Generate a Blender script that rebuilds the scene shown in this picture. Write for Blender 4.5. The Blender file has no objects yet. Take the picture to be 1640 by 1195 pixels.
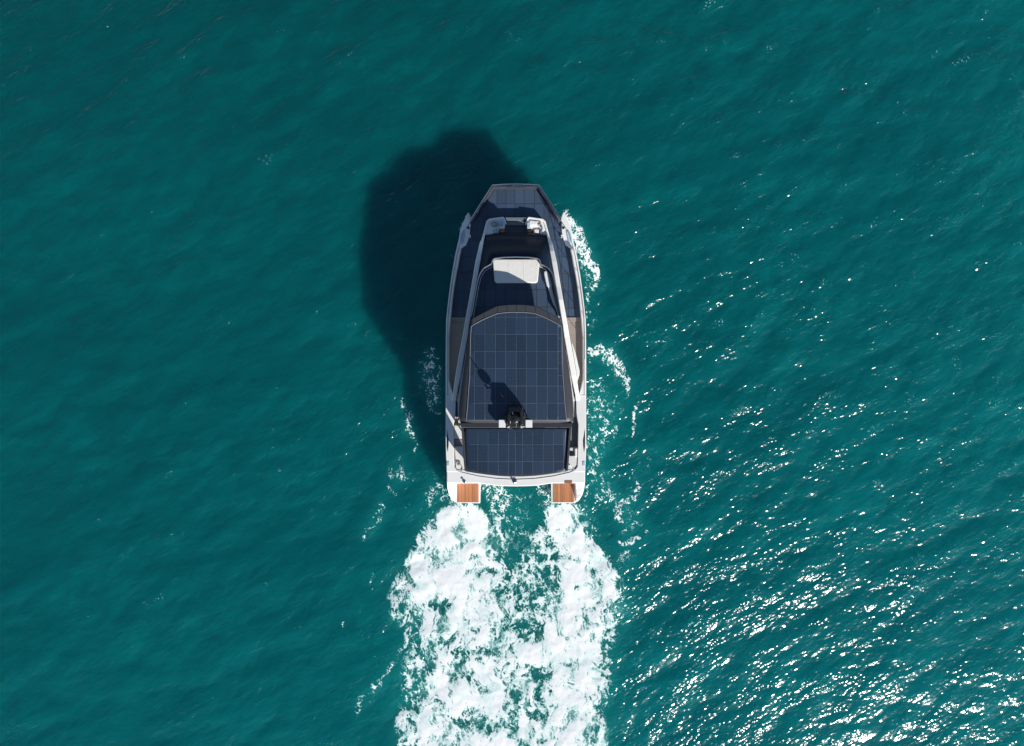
import bpy, bmesh, math, random
import numpy as np
from mathutils import Vector

random.seed(7)
rng = np.random.default_rng(11)
scene = bpy.context.scene
COL = scene.collection

# ------------------------------------------------------------------ camera
CAM_H = 39.0
FPX = 1093.0                       # focal length in pixels of the 1640 px wide photograph
cam_d = bpy.data.cameras.new("camera")
cam_d.sensor_width = 36.0
cam_d.lens = 36.0 * FPX / 1640.0
cam_d.clip_start = 0.5
cam_d.clip_end = 6000.0
cam = bpy.data.objects.new("camera", cam_d)
cam.location = (0, 0, CAM_H)
COL.objects.link(cam)
scene.camera = cam

# ------------------------------------------------------------------ light
SUN_VEC = Vector((1.14, -1.55, 1.0)).normalized()
ELEV = math.asin(SUN_VEC.z)
world = bpy.data.worlds.new("World")
scene.world = world
world.use_nodes = True
wn = world.node_tree
bg = wn.nodes["Background"]
sky = wn.nodes.new("ShaderNodeTexSky")
sky.sky_type = 'NISHITA'
sky.sun_disc = False
sky.sun_elevation = ELEV
sky.sun_rotation = math.atan2(SUN_VEC.x, SUN_VEC.y)
sky.air_density = 1.0
sky.dust_density = 0.1
sky.ozone_density = 1.2
wn.links.new(sky.outputs[0], bg.inputs[0])
bg.inputs[1].default_value = 0.078
sd = bpy.data.lights.new("sun", 'SUN')
sd.energy = 4.6
sd.angle = math.radians(0.53)
sd.color = (1.0, 0.95, 0.88)
sun = bpy.data.objects.new("sun", sd)
sun.rotation_euler = SUN_VEC.to_track_quat('Z', 'Y').to_euler()
sun.location = (30, -40, 26)
COL.objects.link(sun)
scene.view_settings.view_transform = 'Standard'
scene.view_settings.look = 'None'
scene.view_settings.gamma = 1.0
scene.view_settings.use_curve_mapping = False
scene.view_settings.exposure = 0.35
scene.cycles.max_bounces = 8
scene.cycles.transparent_max_bounces = 12
scene.cycles.sample_clamp_indirect = 8.0
scene.cycles.use_denoising = True
scene.cycles.caustics_reflective = False
scene.cycles.caustics_refractive = False

# ------------------------------------------------------------------ helpers
def S(z):
    return (CAM_H - z) / FPX

def P(px, py, z):
    """the place at height z that the photograph shows at (px, py)"""
    return Vector(((px - 820.0) * S(z), (597.5 - py) * S(z), z))

CX = 826.3                          # the yacht's centre line in the photograph
X0 = 0.21                           # and in the world
def H(h, py, z, s=1):
    """half-breadth h (photo px) at station py and height z, side s"""
    return Vector((X0 + s * h * S(z), (597.5 - py) * S(z), z))

def interp(tab, y):
    ys = [t[0] for t in tab]
    return [float(np.interp(y, ys, [t[k] for t in tab])) for k in range(1, len(tab[0]))]

# ------------------------------------------------------------------ materials
MATS = {}
def mat(name, col, rough=0.5, metal=0.0, coat=0.0, noise=0.0, nscale=3.0, bump=0.0, bscale=60.0, spec=0.5, rnd=0.0, rvar=0.0):
    if name in MATS:
        return MATS[name]
    m = bpy.data.materials.new(name)
    m.use_nodes = True
    nt = m.node_tree
    b = nt.nodes["Principled BSDF"]
    b.inputs["Base Color"].default_value = (*col, 1)
    b.inputs["Roughness"].default_value = rough
    b.inputs["Metallic"].default_value = metal
    b.inputs["Coat Weight"].default_value = coat
    b.inputs["Coat Roughness"].default_value = 0.12
    b.inputs["Specular IOR Level"].default_value = spec
    tc = nt.nodes.new("ShaderNodeTexCoord")
    out = None
    if noise or rnd:
        hsv = nt.nodes.new("ShaderNodeHueSaturation")
        hsv.inputs["Color"].default_value = (*col, 1)
        val = nt.nodes.new("ShaderNodeMath"); val.operation = 'ADD'
        val.inputs[0].default_value = 1.0 - noise * 0.5 - rnd * 0.5
        n = nt.nodes.new("ShaderNodeTexNoise")
        n.inputs["Scale"].default_value = nscale
        n.inputs["Detail"].default_value = 7
        n.inputs["Roughness"].default_value = 0.65
        nt.links.new(tc.outputs["Object"], n.inputs["Vector"])
        mu = nt.nodes.new("ShaderNodeMath"); mu.operation = 'MULTIPLY'
        mu.inputs[1].default_value = noise
        nt.links.new(n.outputs[0], mu.inputs[0])
        oi = nt.nodes.new("ShaderNodeObjectInfo")
        mr = nt.nodes.new("ShaderNodeMath"); mr.operation = 'MULTIPLY_ADD'
        mr.inputs[1].default_value = rnd
        nt.links.new(oi.outputs["Random"], mr.inputs[0])
        nt.links.new(mu.outputs[0], mr.inputs[2])
        nt.links.new(mr.outputs[0], val.inputs[1])
        nt.links.new(val.outputs[0], hsv.inputs["Value"])
        nt.links.new(hsv.outputs[0], b.inputs["Base Color"])
        if rvar:
            m2 = nt.nodes.new("ShaderNodeMath"); m2.operation = 'MULTIPLY_ADD'
            m2.inputs[1].default_value = rvar; m2.inputs[2].default_value = rough - rvar * 0.5
            nt.links.new(n.outputs[0], m2.inputs[0])
            nt.links.new(m2.outputs[0], b.inputs["Roughness"])
    if bump:
        n2 = nt.nodes.new("ShaderNodeTexNoise")
        n2.inputs["Scale"].default_value = bscale
        n2.inputs["Detail"].default_value = 4
        nt.links.new(tc.outputs["Object"], n2.inputs["Vector"])
        bp = nt.nodes.new("ShaderNodeBump")
        bp.inputs["Strength"].default_value = 1.0
        bp.inputs["Distance"].default_value = bump
        nt.links.new(n2.outputs[0], bp.inputs["Height"])
        nt.links.new(bp.outputs[0], b.inputs["Normal"])
    MATS[name] = m
    return m

white = mat("white_gelcoat", (0.85, 0.84, 0.815), 0.35, coat=0.3, noise=0.12, nscale=1.3)
frame_m = mat("dark_anodised_frame", (0.045, 0.048, 0.055), 0.45, noise=0.3, nscale=4)
band_m = mat("grey_roof_edge", (0.042, 0.044, 0.052), 0.5, noise=0.25, nscale=3)
black = mat("black_paint", (0.016, 0.018, 0.018), 0.35, noise=0.4, nscale=8)
glass = mat("tinted_glass", (0.010, 0.013, 0.024), 0.07, noise=0.4, nscale=2, spec=0.6)
cover_m = mat("dark_windscreen_cover", (0.010, 0.018, 0.040), 0.32, noise=0.5, nscale=1.6, bump=0.008, bscale=2.5, spec=0.18)
steel = mat("stainless_steel", (0.62, 0.63, 0.64), 0.22, metal=1.0)
cushion = mat("cream_cushion", (0.78, 0.76, 0.71), 0.8, noise=0.08, nscale=5, bump=0.01, bscale=6)
seat_m = mat("pale_vinyl", (0.72, 0.72, 0.70), 0.6, noise=0.15, nscale=4, bump=0.008, bscale=9)
walk_m = mat("weathered_decking", (0.30, 0.25, 0.22), 0.7, noise=0.35, nscale=5, bump=0.002, bscale=40)
floor_m = mat("grey_synthetic_deck", (0.13, 0.14, 0.17), 0.7, noise=0.3, nscale=6)
brown = mat("brown_wood", (0.33, 0.14, 0.055), 0.5, noise=0.4, nscale=12)
grey_seam = mat("grey_panel_seam", (0.115, 0.145, 0.205), 0.5)
deckseam = mat("dark_deck_seam", (0.040, 0.055, 0.085), 0.6)
rope_m = mat("grey_rope", (0.33, 0.33, 0.31), 0.9, noise=0.4, nscale=40)
bench_m = mat("taupe_upholstery", (0.27, 0.255, 0.26), 0.75, noise=0.2, nscale=8, bump=0.006, bscale=10)
towel_m = mat("blue_grey_canvas", (0.38, 0.50, 0.58), 0.85, noise=0.5, nscale=7, bump=0.02, bscale=7)
boxwhite = mat("white_plastic", (0.82, 0.82, 0.82), 0.4, noise=0.05)

def solar_mat(name, col, line, rough, rnd, cell, bumpd):
    """photovoltaic laminate: dark cells with thin busbars, panels differ in tone"""
    m = mat(name, col, rough, noise=0.35, nscale=7, rnd=rnd, bump=bumpd, bscale=14, spec=0.5, rvar=0.12)
    nt = m.node_tree
    b = nt.nodes["Principled BSDF"]
    tc = [n for n in nt.nodes if n.type == 'TEX_COORD'][0]
    br = nt.nodes.new("ShaderNodeTexBrick")
    br.offset = 0.0
    br.inputs["Scale"].default_value = 1.0
    br.inputs["Brick Width"].default_value = cell
    br.inputs["Row Height"].default_value = cell
    br.inputs["Mortar Size"].default_value = 0.006
    br.inputs["Mortar Smooth"].default_value = 0.4
    nt.links.new(tc.outputs["Object"], br.inputs["Vector"])
    hs = [n for n in nt.nodes if n.type == 'HUE_SAT'][0]
    mx = nt.nodes.new("ShaderNodeMix"); mx.data_type = 'RGBA'
    nt.links.new(br.outputs["Fac"], mx.inputs[0])
    nt.links.new(hs.outputs[0], mx.inputs[6])
    mx.inputs[7].default_value = (*line, 1)
    nt.links.new(mx.outputs[2], b.inputs["Base Color"])
    return m
roof_solar = solar_mat("roof_solar_cells", (0.0205, 0.038, 0.068), (0.031, 0.053, 0.09), 0.36, 0.34, 0.17, 0.002)
deck_solar = solar_mat("deck_solar_cells", (0.043, 0.070, 0.118), (0.056, 0.088, 0.138), 0.46, 0.36, 0.17, 0.003)

teak = mat("oiled_teak", (0.42, 0.17, 0.075), 0.55, noise=0.8, nscale=3, rnd=0.5, bump=0.002, bscale=50)
_tn = [n for n in teak.node_tree.nodes if n.type == 'TEX_NOISE'][0]
_mp = teak.node_tree.nodes.new("ShaderNodeMapping"); _mp.inputs["Scale"].default_value = (14, 1, 4)
_tc = [n for n in teak.node_tree.nodes if n.type == 'TEX_COORD'][0]
teak.node_tree.links.new(_tc.outputs["Object"], _mp.inputs[0]); teak.node_tree.links.new(_mp.outputs[0], _tn.inputs["Vector"])

# ------------------------------------------------------------------ object helpers
def tag(o, label, cat=None, group=None, kind=None):
    if label: o["label"] = label
    if cat: o["category"] = cat
    if group: o["group"] = group
    if kind: o["kind"] = kind
    return o

def empty(name, loc, label, cat, group=None):
    e = bpy.data.objects.new(name, None)
    e.location = loc
    e.empty_display_size = 0.3
    COL.objects.link(e)
    return tag(e, label, cat, group)

def root_loc(o):
    v = Vector((0, 0, 0))
    while o is not None:
        v += o.location
        o = o.parent
    return v

def part(name, verts, faces, m, parent=None, bevel=0.0, smooth=False, seg=2, label=None):
    """one mesh object given in world coordinates"""
    me = bpy.data.meshes.new(name)
    off = root_loc(parent) if parent is not None else Vector((0, 0, 0))
    me.from_pydata([tuple(Vector(v) - off) for v in verts], [], faces)
    bm = bmesh.new(); bm.from_mesh(me)
    bmesh.ops.recalc_face_normals(bm, faces=bm.faces)
    bm.to_mesh(me); bm.free()
    me.materials.append(m)
    if smooth:
        me.polygons.foreach_set("use_smooth", [True] * len(me.polygons))
    o = bpy.data.objects.new(name, me)
    COL.objects.link(o)
    if parent is not None:
        o.parent = parent
    if bevel:
        bv = o.modifiers.new("bevel", 'BEVEL'); bv.width = bevel; bv.segments = seg
        bv.limit_method = 'ANGLE'; bv.angle_limit = math.radians(35)
    if label: o["label"] = label
    return o

class MB:
    def __init__(s): s.v = []; s.f = []
    def add(s, v, f):
        k = len(s.v); s.v += [Vector(a) for a in v]; s.f += [tuple(i + k for i in q) for q in f]; return s
    def slab(s, top, zb=None, th=None):
        """closed solid under the polygon top; down to zb, or th thick"""
        n = len(top)
        bot = [Vector((p[0], p[1], zb if th is None else p[2] - th)) for p in top]
        return s.add(list(top) + bot, [tuple(range(n)), tuple(range(2 * n - 1, n - 1, -1))] +
                     [(i, i + n, (i + 1) % n + n, (i + 1) % n) for i in range(n)])
    def ribbon(s, A, B, zb=None, th=None):
        n = len(A)
        top = list(A) + list(B)
        bot = [Vector((p[0], p[1], zb if th is None else p[2] - th)) for p in top]
        f = []
        for i in range(n - 1):
            f.append((i, i + 1, n + i + 1, n + i))
            f.append((2*n + i, 3*n + i, 3*n + i + 1, 2*n + i + 1))
            f.append((i, 2*n + i, 2*n + i + 1, i + 1))
            f.append((n + i, n + i + 1, 3*n + i + 1, 3*n + i))
        f.append((0, n, 3*n, 2*n)); f.append((n - 1, 3*n - 1, 4*n - 1, 2*n - 1))
        return s.add(top + bot, f)
    def box(s, c, d, rz=0.0):
        cx, cy, cz = c; dx, dy, dz = d[0]/2, d[1]/2, d[2]/2
        ca, sa = math.cos(rz), math.sin(rz)
        top = [Vector((cx + x*ca - y*sa, cy + x*sa + y*ca, cz + dz)) for x, y in ((-dx,-dy),(dx,-dy),(dx,dy),(-dx,dy))]
        return s.slab(top, zb=cz - dz)
    def tube(s, pts, r, n=8, closed=False):
        pts = [Vector(p) for p in pts]; m = len(pts); rings = []
        for i, p in enumerate(pts):
            a = pts[i-1] if (i or closed) else p; b = pts[(i+1) % m] if (i < m-1 or closed) else p
            t = (b - a).normalized()
            u = t.cross(Vector((0,0,1)))
            if u.length < 1e-3: u = t.cross(Vector((1,0,0)))
            u.normalize(); w = u.cross(t)
            rr = r[i] if isinstance(r, (list, tuple)) else r
            rings.append([p + (u*math.cos(2*math.pi*k/n) + w*math.sin(2*math.pi*k/n))*rr for k in range(n)])
        v = [q for g in rings for q in g]; f = []
        for i in range(m if closed else m-1):
            j = (i+1) % m
            for k in range(n):
                f.append((i*n+k, i*n+(k+1)%n, j*n+(k+1)%n, j*n+k))
        if not closed:
            f.append(tuple(range(n))); f.append(tuple(range((m-1)*n, m*n)))
        return s.add(v, f)
    def lathe(s, c, prof, n=20):
        v = []; f = []
        for r, z in prof:
            v += [Vector((c[0]+r*math.cos(2*math.pi*k/n), c[1]+r*math.sin(2*math.pi*k/n), c[2]+z)) for k in range(n)]
        for i in range(len(prof)-1):
            for k in range(n):
                f.append((i*n+k, i*n+(k+1)%n, (i+1)*n+(k+1)%n, (i+1)*n+k))
        f.append(tuple(range(n))); f.append(tuple(range((len(prof)-1)*n, len(prof)*n)))
        return s.add(v, f)
    def build(s, name, m, parent=None, **k):
        return part(name, s.v, s.f, m, parent, **k)

# ------------------------------------------------------------------ noise (numpy)
_perm = rng.permutation(512)
_ga = rng.random(512) * 2 * np.pi
def perlin(x, y, seed=0):
    xi = np.floor(x).astype(int); yi = np.floor(y).astype(int)
    xf = x - xi; yf = y - yi
    def g(ix, iy):
        return _ga[_perm[(_perm[(ix + seed * 57) % 512] + iy) % 512]]
    def d(ix, iy, dx, dy):
        a = g(ix, iy); return np.cos(a) * dx + np.sin(a) * dy
    u = xf**3*(xf*(xf*6-15)+10); v = yf**3*(yf*(yf*6-15)+10)
    a = d(xi, yi, xf, yf); b = d(xi+1, yi, xf-1, yf)
    c = d(xi, yi+1, xf, yf-1); e = d(xi+1, yi+1, xf-1, yf-1)
    return (a + u*(b-a) + v*(c + u*(e-c) - a - u*(b-a))) * 1.5
def fbm(x, y, octv=5, gain=0.5, seed=0):
    o = 0; a = 1; t = 0
    for k in range(octv):
        o = o + a*perlin(x*2**k + 13.7*k, y*2**k - 7.3*k, seed+k); t += a; a *= gain
    return o/t
def ridged(x, y, octv=4, gain=0.6, seed=0):
    o = 0; a = 1; t = 0
    for k in range(octv):
        o = o + a*(1-np.abs(perlin(x*2**k + 3.1*k, y*2**k + 9.2*k, seed+k))*2); t += a; a *= gain
    return o/t
def sstep(a, b, x):
    t = np.clip((x-a)/(b-a), 0, 1); return t*t*(3-2*t)
def rank(a):
    q = np.quantile(a, np.linspace(0, 1, 257)); return np.interp(a, q, np.linspace(0, 1, 257))
def inpoly(x, y, poly):
    r = np.zeros(x.shape, bool); n = len(poly)
    for i in range(n):
        x1, y1 = poly[i]; x2, y2 = poly[(i+1) % n]
        if y1 == y2: continue
        r ^= ((y1 > y) != (y2 > y)) & (x < (x2-x1)*(y-y1)/(y2-y1)+x1)
    return r
def blur(a, s):
    fy = np.fft.fftfreq(a.shape[0])[:, None]; fx = np.fft.rfftfreq(a.shape[1])[None]
    return np.fft.irfft2(np.fft.rfft2(a)*np.exp(-2*(np.pi*s)**2*(fx**2+fy**2)), s=a.shape)
def stroke(x, y, pts, w):
    """soft stroke: 1 on the line, 0 at the width"""
    best = np.full(x.shape, 0.0)
    for (x1, y1, w1), (x2, y2, w2) in zip(pts[:-1], pts[1:]):
        dx, dy = x2-x1, y2-y1
        t = np.clip(((x-x1)*dx+(y-y1)*dy)/(dx*dx+dy*dy), 0, 1)
        d = np.hypot(x-x1-t*dx, y-y1-t*dy); ww = (w1+(w2-w1)*t)*w
        best = np.maximum(best, np.clip(1-d/ww, 0, 1))
    return best

# ------------------------------------------------------------------ the sea surface
LX, LY, NX, NY = 64.0, 48.0, 800, 600
def ocean():
    kx = np.fft.fftfreq(NX, LX/NX)*2*np.pi; ky = np.fft.fftfreq(NY, LY/NY)*2*np.pi
    KX, KY = np.meshgrid(kx, ky); K = np.hypot(KX, KY); K[0, 0] = 1e-6
    th = math.radians(118)
    def field(L, l, p, floor_, slope, th, seed):
        r = np.random.default_rng(seed)
        c = (KX*math.cos(th)+KY*math.sin(th))/K
        D = np.abs(c)**p*(1-floor_)+floor_
        Sx = np.exp(-1/(K*L)**2)/K**4*D*np.exp(-(K*l)**2)
        A = np.sqrt(Sx)*(r.normal(size=K.shape)+1j*r.normal(size=K.shape)); A[0, 0] = 0
        h = np.fft.ifft2(A).real
        sx = np.fft.ifft2(1j*KX*A).real; sy = np.fft.ifft2(1j*KY*A).real
        f = slope/np.sqrt((sx**2+sy**2).mean())
        return h*f, np.fft.ifft2(-1j*KX/K*A).real*f, np.fft.ifft2(-1j*KY/K*A).real*f
    h = 0; dx = 0; dy = 0
    for args in ((0.42, 0.07, 5, 0.05, 0.130, th, 5), (1.5, 0.5, 5, 0.03, 0.022, math.radians(105), 8)):
        a, b, c = field(*args); h = h+a; dx = dx+b; dy = dy+c
    return h, dx*0.9, dy*0.9
OH, ODX, ODY = ocean()
def tile_sample(F, x, y):
    u = ((x/LX+0.5)*NX) % NX; v = ((y/LY+0.5)*NY) % NY
    i = np.floor(u).astype(int); j = np.floor(v).astype(int); fu = u-i; fv = v-j
    i2 = (i+1) % NX; j2 = (j+1) % NY; i %= NX; j %= NY
    return (F[j, i]*(1-fu)+F[j, i2]*fu)*(1-fv)+(F[j2, i]*(1-fu)+F[j2, i2]*fu)*fv

def grid_mesh(name, X, Y, Z, keep=None, attrs=None, m=None):
    ny, nx = X.shape
    idx = np.arange(nx*ny).reshape(ny, nx)
    q = np.stack([idx[:-1, :-1], idx[:-1, 1:], idx[1:, 1:], idx[1:, :-1]], -1).reshape(-1, 4)
    if keep is not None:
        q = q[keep.reshape(-1)]
    used = np.zeros(nx*ny, bool); used[q.ravel()] = True
    remap = np.cumsum(used)-1
    q = remap[q]
    co = np.stack([X.ravel()[used], Y.ravel()[used], Z.ravel()[used]], -1).astype(np.float32)
    me = bpy.data.meshes.new(name)
    me.vertices.add(len(co)); me.vertices.foreach_set("co", co.ravel())
    me.loops.add(q.size); me.loops.foreach_set("vertex_index", q.ravel().astype(np.int32))
    me.polygons.add(len(q)); me.polygons.foreach_set("loop_start", (np.arange(len(q))*4).astype(np.int32))
    me.polygons.foreach_set("use_smooth", np.ones(len(q), bool))
    me.update(calc_edges=True)
    for k, a in (attrs or {}).items():
        at = me.attributes.new(k, 'FLOAT', 'POINT'); at.data.foreach_set("value", a.ravel()[used].astype(np.float32))
    if m: me.materials.append(m)
    o = bpy.data.objects.new(name, me); COL.objects.link(o)
    return o

# ---- foam coverage, laid out on the water plane in photo pixels (1 px = 3.6 cm)
FX0, FX1, FY0, FY1 = 545, 1075, 300, 1290
fx, fy = np.meshgrid(np.arange(FX0, FX1+1, 1.0), np.arange(FY0, FY1+1, 1.0))
wx = fx + 9*fbm(fx/38, fy/38, 3, seed=3) + 4*fbm(fx/11, fy/11, 2, seed=9)
wy = fy + 9*fbm(fx/38, fy/38, 3, seed=23) + 4*fbm(fx/11, fy/11, 2, seed=29)
wake_poly = [(728,806),(700,822),(678,836),(668,860),(664,882),(646,905),(628,930),(621,962),(628,990),(646,1006),(658,1018),
             (650,1045),(641,1080),(643,1120),(632,1150),(640,1195),(628,1290),(985,1290),(972,1195),(967,1150),(978,1115),(986,1080),
             (984,1050),(992,1020),(1001,990),(1004,965),(996,930),(980,903),(960,876),(938,850),(930,806),(887,806),(868,826),
             (858,850),(838,872),(826,905),(812,880),(806,852),(790,834),(772,806)]
Wm = blur(inpoly(wx, wy, wake_poly).astype(float), 7.0)
cov = np.zeros_like(fx)
lc = np.interp(fy, [806, 860, 930, 1000, 1080, 1195, 1290], [742, 735, 722, 748, 735, 722, 720]); lw = np.interp(fy, [806, 860, 930, 1000, 1195], [34, 50, 62, 52, 62])
rc_ = np.interp(fy, [806, 860, 930, 1000, 1080, 1195, 1290], [908, 915, 935, 925, 915, 912, 915]); rw = np.interp(fy, [806, 860, 930, 1000, 1195], [26, 42, 52, 46, 48])
cols_ = np.clip(np.exp(-(((wx-lc)/lw)**2)**1.5)+np.exp(-(((wx-rc_)/rw)**2)**1.5), 0, 1)
cov = np.maximum(cov, Wm*(0.65-0.12*np.exp(-((fx-826)/26)**2)*sstep(1010, 900, fy)+0.16*np.exp(-((fx-826)/60)**2)*sstep(930, 1040, fy)+0.33*cols_+0.12*sstep(900, 812, fy)*cols_))
# hull-shaped cores stay dense right behind the sterns
for cx_, cy_, rx, ry in ((742,850,46,42),(742,915,52,60),(905,860,34,55),(930,950,48,75),(760,990,40,70),(700,925,45,50),(905,1090,40,60),(700,1150,45,42),(800,1100,40,70),(770,1250,90,60),(920,1210,60,60)):
    cov += 0.07*np.exp(-(((wx-cx_)/rx)**2+((wy-cy_)/ry)**2))*Wm
# openings in the wake
for cx_, cy_, rx, ry, s in ((822,965,22,44,.42),(836,935,18,24,.42),(880,880,11,38,.65),(884,925,20,20,.5),(850,945,18,22,.45),(850,1010,26,13,.3),
        (795,910,12,14,.45),(708,972,22,8,.7),(737,1040,26,20,.55),(757,1052,14,12,.35),(695,1075,26,10,.4),(868,1078,20,15,.65),(872,1108,16,14,.5),
        (745,1150,22,22,.55),(740,1085,20,12,.35),(822,1075,9,36,.2),(858,1145,14,22,.45),(775,1040,10,10,.3),(832,1120,10,14,.35),
        (654,975,14,10,.35),(660,1040,16,26,.35),(985,1010,14,28,.35),(975,1060,14,30,.3),(752,868,16,8,.25),(780,1160,16,10,.3),(660,1120,16,30,.3),(955,1130,14,14,.2),(720,1230,18,14,.4),(850,1220,16,26,.5)):
    cov -= s*np.exp(-(((wx-cx_)/rx)**2+((wy-cy_)/ry)**2)**1.3)
# lacy fringe around the wake
fr = blur(inpoly(wx, wy, wake_poly).astype(float), 15.0)
cov = np.maximum(cov, 0.45*fr*(fy > 812)*(1-0.25*np.exp(-((fx-823)/30)**2)*(fy < 900)))
cov = np.maximum(cov, 0.34*np.exp(-(((fx-826)/32)**4+((fy-830)/60)**4)))        # lace between the hulls
cov = np.maximum(cov, 0.9*stroke(wx, wy, [(785,778,26),(802,800,22),(795,835,16)], 1.0)**.6)
cov = np.maximum(cov, 0.85*stroke(wx, wy, [(872,780,18),(880,800,16),(880,832,16)], 1.0)**.6)
cov -= 0.8*np.exp(-(((wx-776)/6)**2+((wy-806)/16)**2))
def add(pts, c, p=0.6):
    global cov
    cov = np.maximum(cov, c*stroke(wx, wy, pts, 1.0)**p)
# starboard bow wave
add([(903,340,5),(911,356,11),(921,374,15),(932,396,13),(938,415,11),(950,430,11),(956,443,9),(953,455,5)], 1.25, .5)
add([(922,390,10),(938,435,20),(948,455,14),(940,475,12)], 0.42)
add([(920,350,14),(935,372,12)], 0.22)
add([(948,500,8),(950,520,8)], 0.30); add([(960,480,4),(958,492,3)], .5)
# second wave along the starboard side
add([(941,560,4),(952,566,6),(965,556,9),(980,574,12),(993,592,11),(1000,606,8),(1003,628,4)], 0.95, .55)
add([(962,560,12),(978,580,16),(988,598,10)], 0.55)
add([(1014,647,3),(1017,658,5),(1013,672,4),(1011,700,1.5)], 0.95)
add([(945,612,12),(960,625,24),(963,660,34),(970,690,30),(955,715,24),(950,745,18),(962,775,24),(978,795,18)], 0.46, .5)
add([(966,650,14),(972,685,16),(970,705,8)], 0.58); add([(952,700,8),(955,725,9)], 0.55); add([(950,790,8),(968,800,10),(983,788,8)], .58)
add([(985,650,16),(995,660,12)], .36)
add([(1018,767,3),(1025,782,5),(1018,795,5),(1003,803,8),(990,812,9),(991,830,9),(993,840,3)], 0.92)
add([(1005,815,20),(1015,835,16),(1002,845,14)], 0.42)
add([(993,870,4),(1008,865,7),(1021,861,5)], 0.9); add([(985,895,9),(1005,886,12)], 0.6)
add([(1030,750,14),(1040,735,14),(1060,725,12)], 0.28); add([(1036,855,6),(1034,858,5)], .6)
add([(1022,740,4),(1012,752,3),(1008,770,2)], .38)
add([(935,815,12),(945,840,14),(955,860,10)], 0.42)
# hull-side fringes
add([(939,480,3),(941,560,3.5),(942,640,3.5),(942,760,4),(936,800,7)], 0.5, .4)
add([(711,600,2),(711,740,3),(716,780,6)], 0.28, .5)
# port side
add([(750,338,5),(744,350,6),(737,366,5)], 0.8); add([(722,402,6),(723,410,5)], .30)
add([(690,566,14),(688,600,18),(692,630,18),(695,655,10)], 0.62, .5); add([(680,600,8),(700,590,8)], .5); add([(706,680,6),(708,700,8)], .3)
add([(646,640,6),(650,660,9),(656,680,9),(662,700,7),(666,725,4)], 0.62, .5)
add([(643,732,8),(636,742,5)], 0.5); add([(630,757,15),(648,762,12)], 0.5, .5); add([(622,785,7),(632,796,5)], .5)
add([(612,805,7),(606,830,7),(592,850,9),(586,866,5)], 0.48, .5); add([(658,770,8),(664,764,6)], .3)
add([(685,758,10),(700,768,7)], 0.32); add([(690,795,18),(708,785,12),(722,800,14)], 0.6, .5)
add([(660,1010,6),(618,1085,7),(600,1100,8),(580,1122,7),(572,1140,5)], 0.5, .5)
add([(600,920,4),(596,940,3)], .45); add([(582,968,3),(576,985,3)], .4); add([(555,985,2),(548,1000,3)], .6)
add([(1001,1170,8),(1012,1150,6),(1010,1140,4)], .45)
cov = np.clip(cov, 0, 1.3)*(fy > 326)
# texture: white billows, a web of bubble threads, and a milky film below both
w2x = fx + 8*fbm(fx/20, fy/20, 3, .55, seed=103); w2y = fy + 8*fbm(fx/20, fy/20, 3, .55, seed=113)
swx = wx + 16*fbm(fx/60, fy/60, 2, seed=303); swy = wy + 16*fbm(fx/60, fy/60, 2, seed=313)
big = fbm(swx/30, swy/38, 4, .5, seed=41); fil = ridged(swx/13, swy/22, 4, .62, seed=61); fine = fbm(fx/2.8, fy/2.8, 2, seed=77)
strk = ridged(swx/5.5, swy/17, 3, .6, seed=67)
Ra = rank(0.95*big + 0.45*fil + 0.42*strk + 0.18*fine)
puff = sstep(0.0, 0.70, Ra - (1.0-cov) + 0.10)
def web(x, y, sc, sy, seed): return 1-np.abs(perlin(x/sc, y/(sc*sy), seed))*2.6
lace = np.maximum.reduce([web(w2x, w2y, 12.0, 1.6, 161), 0.93*web(w2x, w2y, 6.0, 1.4, 171), 0.97*web(swx, swy, 20, 1.7, 181)])
lace = rank(lace + 0.30*fine + 0.9*fbm(fx/13, fy/16, 3, seed=191))
lthr = 1.0-np.clip(np.where(cov < .45, cov*1.05, .4725+(cov-.45)*.2), 0, .60)
web_d = sstep(0.0, 0.45, lace-lthr+0.03)
milk = np.clip((cov-.25)*1.6, 0, 1)*np.clip(0.40+0.9*fbm(swx/26, swy/38, 4, .55, seed=91)+.25*fbm(wx/9, wy/16, 3, seed=97), 0, .85)
dens = 1-(1-puff)*(1-(0.80-.25*sstep(.45, .8, cov))*web_d)*(1-0.60*milk)
thin = sstep(.02, .35, fbm(swx/24, swy/40, 4, .55, seed=95)+.08)*sstep(1.25, .9, cov)      # places where the foam wears thin
dens = np.clip(dens*(1-0.42*thin*(0.5+0.5*(1-fil.clip(0, 1)))), 0, 1)
dens *= sstep(0.03, 0.10, cov)
lf_ = rank(np.maximum(web(w2x, w2y, 6.5, 1.3, 401), 0.95*web(w2x, w2y, 3.6, 1.2, 411)) + 0.35*fine + 0.8*fbm(fx/9, fy/11, 3, seed=421))
cn = np.clip(cov, 0, 1)
dn = sstep(0.0, 0.50, lf_-(1-cn*0.86)+0.04)*sstep(.03, .10, cov)
nw = sstep(.55, .15, fr)
dens = dens*(1-nw)+dn*nw
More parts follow.
